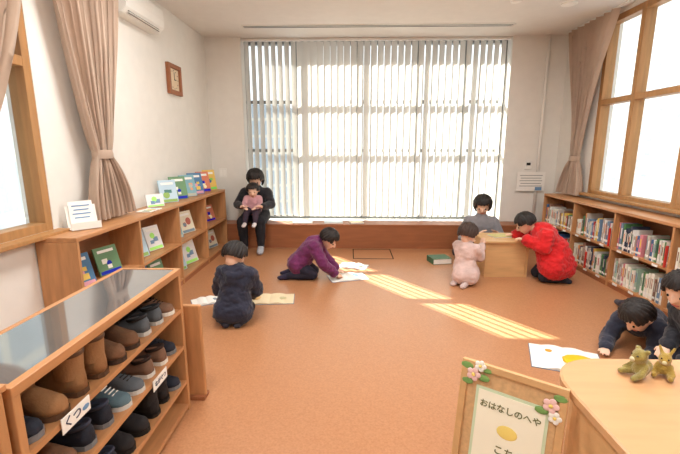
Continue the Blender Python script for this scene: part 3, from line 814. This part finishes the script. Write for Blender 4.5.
def person(label, base, k, fwd, pel, chest, head, hf, s, elb, wri, kne, ank, top_col, leg_col, sock_col,
           hairm=M_HAIR, hair_len=0.0, hood=False, skirt=None, top_name='jacket', long_top=True, puffy=0.0,
           hand_d=None, toe=None):
    base = V(base); e = top('person', label, 'person', base)
    pel, chest, head = V(pel), V(chest), V(head)
    fwd = V(fwd).normalized(); side = V((fwd.y, -fwd.x, 0)).normalized()
    spine = (chest-pel).normalized()
    sh = [chest-side*0.115*k+spine*0.03*k, chest+side*0.115*k+spine*0.03*k]
    hp = [pel-side*0.06*k, pel+side*0.06*k]
    elb = [V(x) for x in elb]; wri = [V(x) for x in wri]; kne = [V(x) for x in kne]; ank = [V(x) for x in ank]
    hf = V(hf).normalized(); hr = hf.cross(V((0, 0, 1))).normalized(); hu = hr.cross(hf).normalized()
    H_ = lambda x, y, z: head+(hr*x+hf*y+hu*z)*s
    mid = pel*0.5+chest*0.5
    torso = [[(sh[0], 0.042*k), (sh[1], 0.042*k), (chest, 0.085*k), (chest-spine*0.06*k+side*0.04*k, 0.078*k), (chest-spine*0.06*k-side*0.04*k, 0.078*k)],
             [(chest-spine*0.05*k, 0.085*k), (mid+side*0.03*k, 0.072*k), (mid-side*0.03*k, 0.072*k)],
             [(mid+side*0.03*k, 0.072*k), (mid-side*0.03*k, 0.072*k), (hp[0], 0.074*k), (hp[1], 0.074*k), (pel-fwd*0.02*k, 0.08*k)]]
    neckb = chest+spine*0.07*k
    neck = [[(neckb, 0.045*k), (H_(0, -0.25, -0.55), 0.42*s)]]
    hd = [[(H_(0, -0.14, 0.18), 0.80*s), (H_(0, 0.22, -0.2), 0.60*s), (H_(0, 0.40, -0.68), 0.27*s)],
          [(H_(0, 0.80, 0.1), 0.07*s), (H_(0, 0.92, -0.17), 0.10*s), (H_(0, 0.74, -0.2), 0.14*s)],
          [(H_(0.80, -0.05, 0.08), 0.13*s), (H_(0.82, -0.08, -0.12), 0.09*s)], [(H_(-0.80, -0.05, 0.08), 0.13*s), (H_(-0.82, -0.08, -0.12), 0.09*s)]]
    arms = []; hands = []; legs = []; feet = []; sleeves = []; tl = []; fparts = []
    for i in (0, 1):
        arms += [[(sh[i], 0.042*k), (elb[i], 0.031*k)], [(elb[i], 0.032*k), (wri[i], 0.020*k)]]
        wcut = elb[i].lerp(wri[i], 0.9)
        sleeves += [[(sh[i], 0.046*k), (elb[i], 0.036*k)], [(elb[i], 0.037*k), (wcut, 0.024*k)]]
        dd = (wri[i]-elb[i]).normalized()
        if hand_d is not None: dd = (dd*0.4+V(hand_d[i] if isinstance(hand_d, list) else hand_d)).normalized()
        nn = V((0, 0, -1)) if abs(dd.z) < 0.85 else fwd
        hands += hand_prims(wri[i], dd, nn, 0.115*k if k < 1.3 else 0.15, 0.35)
        legs += [[(hp[i], 0.072*k), (kne[i], 0.046*k)], [(kne[i], 0.046*k), (kne[i].lerp(ank[i], 0.35), 0.044*k), (ank[i], 0.028*k)]]
        tl += [[(hp[i], 0.076*k), (kne[i], 0.048*k)], [(kne[i], 0.048*k), (kne[i].lerp(ank[i], 0.35), 0.046*k), (kne[i].lerp(ank[i], 0.93), 0.032*k)]]
        td = V(toe[i]) if toe else ((ank[i]-kne[i])*V((1, 1, 0))).normalized()
        heel = ank[i]-td*0.015*k-V((0, 0, 0.012*k)); ball = ank[i]+td*0.1*k
        ball.z = max(0.02*k+0.003, ank[i].z-0.03*k); tip = ball+td*0.035*k
        heel.z = max(0.026*k+0.004, heel.z)
        fp = [[(ank[i], 0.027*k), (heel, 0.025*k), (ball+side*0.012*k, 0.019*k), (ball-side*0.012*k, 0.019*k)], [(ball+side*0.01*k, 0.018*k), (ball-side*0.01*k, 0.018*k), (tip, 0.014*k)]]
        feet += fp; fparts.append(fp)
    allp = torso+neck+hd+arms+hands+legs+feet
    add_mesh('body', hull_mesh(allp, 0, 0.0062*max(1, k*0.95), 2, 0, base), M_SKIN, e)
    tp = list(torso) if long_top else torso[:2]+[[(mid, 0.08*k), (pel.lerp(mid, 0.4), 0.085*k)]]
    tp += sleeves
    tp.append([(neckb, 0.05*k), (chest+spine*0.03*k, 0.075*k)])
    if long_top:
        tp.append([(pel+side*0.045*k, 0.085*k), (pel-side*0.045*k, 0.085*k), (mid, 0.085*k)])
    if hood:
        nb_ = neckb-fwd*0.05*k
        tp.append([(nb_-side*0.05*k, 0.035*k), (nb_+side*0.05*k, 0.035*k), (nb_-spine*0.05*k-fwd*0.03*k, 0.035*k)])
    if skirt:
        tp.append([(V(p_), r_) for p_, r_ in skirt])
    mt = mat('cloth_%d_%d_%d' % top_col, top_col, 0.85, var=0.12, scale=12, bump=0.25, bscale=90, sheen=0.2)
    add_mesh(top_name, hull_mesh(tp, 0.011+puffy, 0.009, 3, 0.006+puffy*0.3, base), mt, e)
    ml = mat('cloth_%d_%d_%d' % leg_col, leg_col, 0.85, var=0.12, scale=12, bump=0.25, bscale=90)
    add_mesh('trousers', hull_mesh(tl+[torso[2]], 0.007, 0.009, 3, 0.004, base), ml, e)
    ms = mat('sock_%d_%d_%d' % sock_col, sock_col, 0.9, var=0.05)
    for fp in fparts: add_mesh('sock', hull_mesh(fp, 0.005, 0.007, 1, 0, base), ms, e)
    add_mesh('hair', hair_mesh(head, hf, hr, hu, s, hair_len, base), hairm, e)
    for sx in (-1, 1):
        bm = bmesh.new(); sph(bm, H_(sx*0.31, 0.69, 0.03)-base, 0.075*s, sub=2); finish('eye', bm, M_EYE, e, smooth=True)
    add_mesh('mouth', hull_mesh([[(H_(-0.15, 0.745, -0.5), 0.045*s), (H_(0.15, 0.745, -0.5), 0.045*s), (H_(0, 0.775, -0.5), 0.05*s)]], 0, 0.003, 1, 0, base), M_LIP, e)
    return e

person('child in a navy coat kneeling over a picture book', (-1.0, 3.3, 0), 1.0, (0.1, 1, 0),
       (-1.0, 3.26, 0.17), (-0.99, 3.32, 0.395), (-1.00, 3.36, 0.580), (0.3, 0.8, -0.5), 0.115,
       [(-1.17, 3.40, 0.25), (-0.84, 3.41, 0.25)], [(-1.03, 3.56, 0.17), (-0.91, 3.57, 0.15)],
       [(-1.09, 3.46, 0.062), (-0.92, 3.46, 0.062)], [(-1.07, 3.20, 0.045), (-0.93, 3.20, 0.045)],
       (34, 36, 54), (30, 30, 40), (46, 46, 56), puffy=0.018, top_name='coat', hood=True,
       toe=[(0.2, -0.5, 0), (-0.2, -0.5, 0)], skirt=[((-1.06, 3.22, 0.12), 0.085), ((-0.94, 3.22, 0.12), 0.085), ((-1.0, 3.3, 0.2), 0.1)])
person('child in a purple jacket kneeling bent over a book', (-0.5, 4.5, 0), 1.05, (1, 0, 0),
       (-0.60, 4.5, 0.18), (-0.42, 4.5, 0.385), (-0.235, 4.48, 0.475), (0.75, -0.25, -0.75), 0.118,
       [(-0.30, 4.66, 0.22), (-0.30, 4.34, 0.22)], [(-0.15, 4.60, 0.075), (-0.16, 4.42, 0.075)],
       [(-0.42, 4.60, 0.064), (-0.42, 4.42, 0.064)], [(-0.72, 4.60, 0.048), (-0.72, 4.42, 0.048)],
       (104, 36, 86), (38, 36, 52), (50, 44, 66), puffy=0.016, hand_d=(1, 0, -0.1),
       toe=[(-0.7, 0, 0), (-0.7, 0, 0)])
person('child in a pale pink outfit kneeling at the low table', (1.33, 4.4, 0), 0.95, (0.75, 0.65, 0),
       (1.30, 4.36, 0.165), (1.31, 4.39, 0.38), (1.33, 4.42, 0.560), (0.7, 0.65, -0.35), 0.116,
       [(1.30, 4.56, 0.30), (1.46, 4.36, 0.30)], [(1.44, 4.66, 0.40), (1.51, 4.48, 0.42)],
       [(1.34, 4.51, 0.06), (1.43, 4.42, 0.06)], [(1.20, 4.31, 0.045), (1.28, 4.22, 0.045)],
       (206, 180, 174), (196, 160, 158), (200, 180, 176), hairm=M_HAIRB, top_name='dress', puffy=0.006, hair_len=0.25,
       skirt=[((1.25, 4.30, 0.11), 0.09), ((1.38, 4.42, 0.11), 0.09), ((1.31, 4.36, 0.2), 0.09), ((1.33, 4.27, 0.11), 0.085)],
       toe=[(-0.5, -0.5, 0), (-0.5, -0.5, 0)], hand_d=(0.2, 0.2, 1))
person('adult in a grey top sitting cross-legged behind the low table', (1.8, 5.4, 0), 1.42, (-0.1, -1, 0),
       (1.8, 5.50, 0.13), (1.80, 5.45, 0.47), (1.79, 5.39, 0.75), (-0.25, -0.8, -0.6), 0.13,
       [(2.05, 5.33, 0.30), (1.53, 5.33, 0.30)], [(1.93, 5.13, 0.40), (1.68, 5.13, 0.40)],
       [(2.13, 5.30, 0.12), (1.47, 5.30, 0.12)], [(1.78, 5.17, 0.06), (1.86, 5.28, 0.06)],
       (132, 130, 134), (60, 60, 70), (200, 200, 200), hairm=M_HAIR, hair_len=0.3, top_name='sweater',
       toe=[(-1, -0.0, 0), (1, 0, 0)], hand_d=[(-0.5, 0, 0.5), (0.5, 0, 0.5)])
person('child in a bright red hooded jacket leaning over the low table', (2.35, 4.5, 0), 1.15, (-1, 0.15, 0),
       (2.34, 4.46, 0.25), (2.22, 4.52, 0.51), (2.04, 4.62, 0.64), (-0.85, 0.25, -0.7), 0.122,
       [(2.16, 4.36, 0.42), (2.18, 4.74, 0.47)], [(2.00, 4.50, 0.477), (1.99, 4.76, 0.478)],
       [(2.20, 4.39, 0.068), (2.20, 4.57, 0.068)], [(2.42, 4.37, 0.05), (2.44, 4.54, 0.05)],
       (206, 26, 30), (36, 36, 44), (50, 50, 60), hood=True, puffy=0.026, hand_d=(-1, 0.2, 0),
       toe=[(0.4, -0.1, 0), (0.4, 0.1, 0)],
       skirt=[((2.28, 4.38, 0.18), 0.11), ((2.42, 4.44, 0.18), 0.11), ((2.32, 4.5, 0.36), 0.14)])
person('adult in black sitting on the window seat with toddler', (-1.42, 5.8, 0), 1.45, (0, -1, 0),
       (-1.42, 6.02, 0.49), (-1.41, 5.98, 0.80), (-1.40, 5.92, 1.055), (0.05, -0.8, -0.65), 0.138,
       [(-1.16, 5.84, 0.68), (-1.66, 5.84, 0.68)], [(-1.25, 5.62, 0.68), (-1.54, 5.62, 0.68)],
       [(-1.28, 5.60, 0.46), (-1.54, 5.60, 0.46)], [(-1.29, 5.64, 0.085), (-1.53, 5.64, 0.085)],
       (34, 32, 38), (30, 30, 36), (170, 170, 176), hair_len=0.35, top_name='sweater',
       toe=[(0.1, -1, 0), (-0.1, -1, 0)], hand_d=[(-0.6, -0.3, 0.2), (0.6, -0.3, 0.2)])
person('toddler in pink top sitting on an adult lap', (-1.40, 5.72, 0.53), 0.78, (0, -1, 0),
       (-1.40, 5.74, 0.61), (-1.40, 5.73, 0.765), (-1.39, 5.70, 0.90), (0.1, -0.9, -0.3), 0.104,
       [(-1.28, 5.66, 0.69), (-1.52, 5.66, 0.69)], [(-1.33, 5.56, 0.67), (-1.47, 5.56, 0.67)],
       [(-1.33, 5.56, 0.585), (-1.47, 5.56, 0.585)], [(-1.33, 5.49, 0.46), (-1.47, 5.49, 0.46)],
       (200, 150, 156), (60, 46, 60), (225, 215, 215), hair_len=0.1, top_name='shirt',
       toe=[(0, -1, 0), (0, -1, 0)])
person('child in a navy jacket lying on the floor propped on elbows', (2.3, 3.0, 0), 1.0, (-0.7, -0.7, 0),
       (2.42, 3.14, 0.13), (2.21, 2.90, 0.20), (2.08, 2.76, 0.31), (-0.75, -0.1, -1.0), 0.118,
       [(2.20, 2.70, 0.055), (2.00, 2.92, 0.055)], [(2.04, 2.60, 0.045), (1.90, 2.78, 0.045)],
       [(2.62, 3.30, 0.062), (2.52, 3.42, 0.062)], [(2.72, 3.54, 0.05), (2.60, 3.66, 0.05)],
       (38, 42, 60), (60, 60, 72), (90, 90, 100), puffy=0.010,
       toe=[(0.3, 1, 0), (0.3, 1, 0)])
person('child in dark clothes kneeling beside the lying child', (2.4, 2.45, 0), 1.15, (-0.9, -0.1, 0),
       (2.38, 2.42, 0.19), (2.27, 2.46, 0.40), (2.15, 2.50, 0.60), (-0.85, -0.3, -0.45), 0.122,
       [(2.22, 2.28, 0.26), (2.27, 2.62, 0.28)], [(2.10, 2.36, 0.17), (2.12, 2.52, 0.2)],
       [(2.12, 2.34, 0.068), (2.12, 2.50, 0.068)], [(2.46, 2.36, 0.05), (2.46, 2.49, 0.05)],
       (34, 36, 44), (44, 44, 54), (120, 120, 130), puffy=0.01, hair_len=0.1,
       toe=[(0.8, 0, 0), (0.8, 0, 0)])

# ------------------------------------------------------------------ plush toys
def plush(label, loc, rotz, cm, cm2, sc_=1.0, ears='round'):
    e = top('plush_toy', label, 'stuffed toy', loc, (0, 0, rotz))
    k = sc_
    body = [[(V((0, 0, 0.035))*k, 0.033*k), (V((-0.02, 0, 0.05))*k, 0.028*k)],
            [(V((0.0, -0.0, 0.07))*k, 0.02*k), (V((0.01, 0, 0.095))*k, 0.03*k), (V((0.03, 0, 0.088))*k, 0.018*k)]]
    for sy in (-1, 1):
        body.append([(V((0.0, sy*0.025, 0.055))*k, 0.013*k), (V((0.035, sy*0.04, 0.025))*k, 0.012*k)])
        body.append([(V((0.01, sy*0.02, 0.02))*k, 0.016*k), (V((0.06, sy*0.034, 0.014))*k, 0.013*k)])
        if ears == 'round': body.append([(V((0.0, sy*0.024, 0.122))*k, 0.011*k)])
        else: body.append([(V((0.0, sy*0.016, 0.118))*k, 0.009*k), (V((-0.01, sy*0.03, 0.15))*k, 0.007*k)])
    add_mesh('body', hull_mesh(body, 0, 0.004, 2, 0.0015), mat('plush_%d_%d_%d' % cm, cm, 0.95, var=0.2, scale=40, bump=0.5, bscale=200, sheen=0.4), e)
    bm = bmesh.new(); sph(bm, V((0.045, 0, 0.085))*k, 0.011*k, sub=2); finish('muzzle', bm, mat('plush_%d_%d_%d' % cm2, cm2, 0.95), e, smooth=True)
    for sy in (-1, 1):
        bm = bmesh.new(); sph(bm, V((0.036, sy*0.014, 0.102))*k, 0.004*k, sub=2); finish('eye', bm, M_EYE, e, smooth=True)
plush('olive yellow plush animal sitting on the counter', (0.97, 1.24, 0.751), 3.3, (150, 134, 70), (205, 195, 160), 0.78)
plush('mustard plush animal with pointed ears on the counter', (1.055, 1.25, 0.751), 4.0, (170, 140, 60), (200, 190, 150), 0.66, 'pointed')
plush('brown and red plush animal on the counter', (1.13, 1.15, 0.751), 3.9, (140, 62, 46), (220, 200, 150), 0.85)

# ------------------------------------------------------------------ light
sun = bpy.data.lights.new('sun', 'SUN'); sun.energy = 32; sun.angle = math.radians(0.35); sun.color = (1.0, 0.96, 0.88)
so = bpy.data.objects.new('sun', sun); COL.objects.link(so); so.location = (-4, 12, 8)
so.rotation_euler = V((0.76, -1.0, -0.816)).to_track_quat('-Z', 'Y').to_euler()
w = bpy.data.worlds.new('world'); SC.world = w; w.use_nodes = True
bg = w.node_tree.nodes['Background']; bg.inputs['Color'].default_value = (0.93, 0.96, 1.0, 1); bg.inputs['Strength'].default_value = 1.8

SC.view_settings.view_transform = 'Standard'
SC.view_settings.look = 'None'
SC.view_settings.exposure = 0.0

cam = bpy.data.cameras.new('camera'); cam.lens = 21.18; cam.sensor_width = 36; cam.clip_start = 0.05
co = bpy.data.objects.new('camera', cam); COL.objects.link(co)
co.location = (0, 0, 1.5); co.rotation_euler = (math.radians(90-11.17), 0, math.radians(1.4))
SC.camera = co
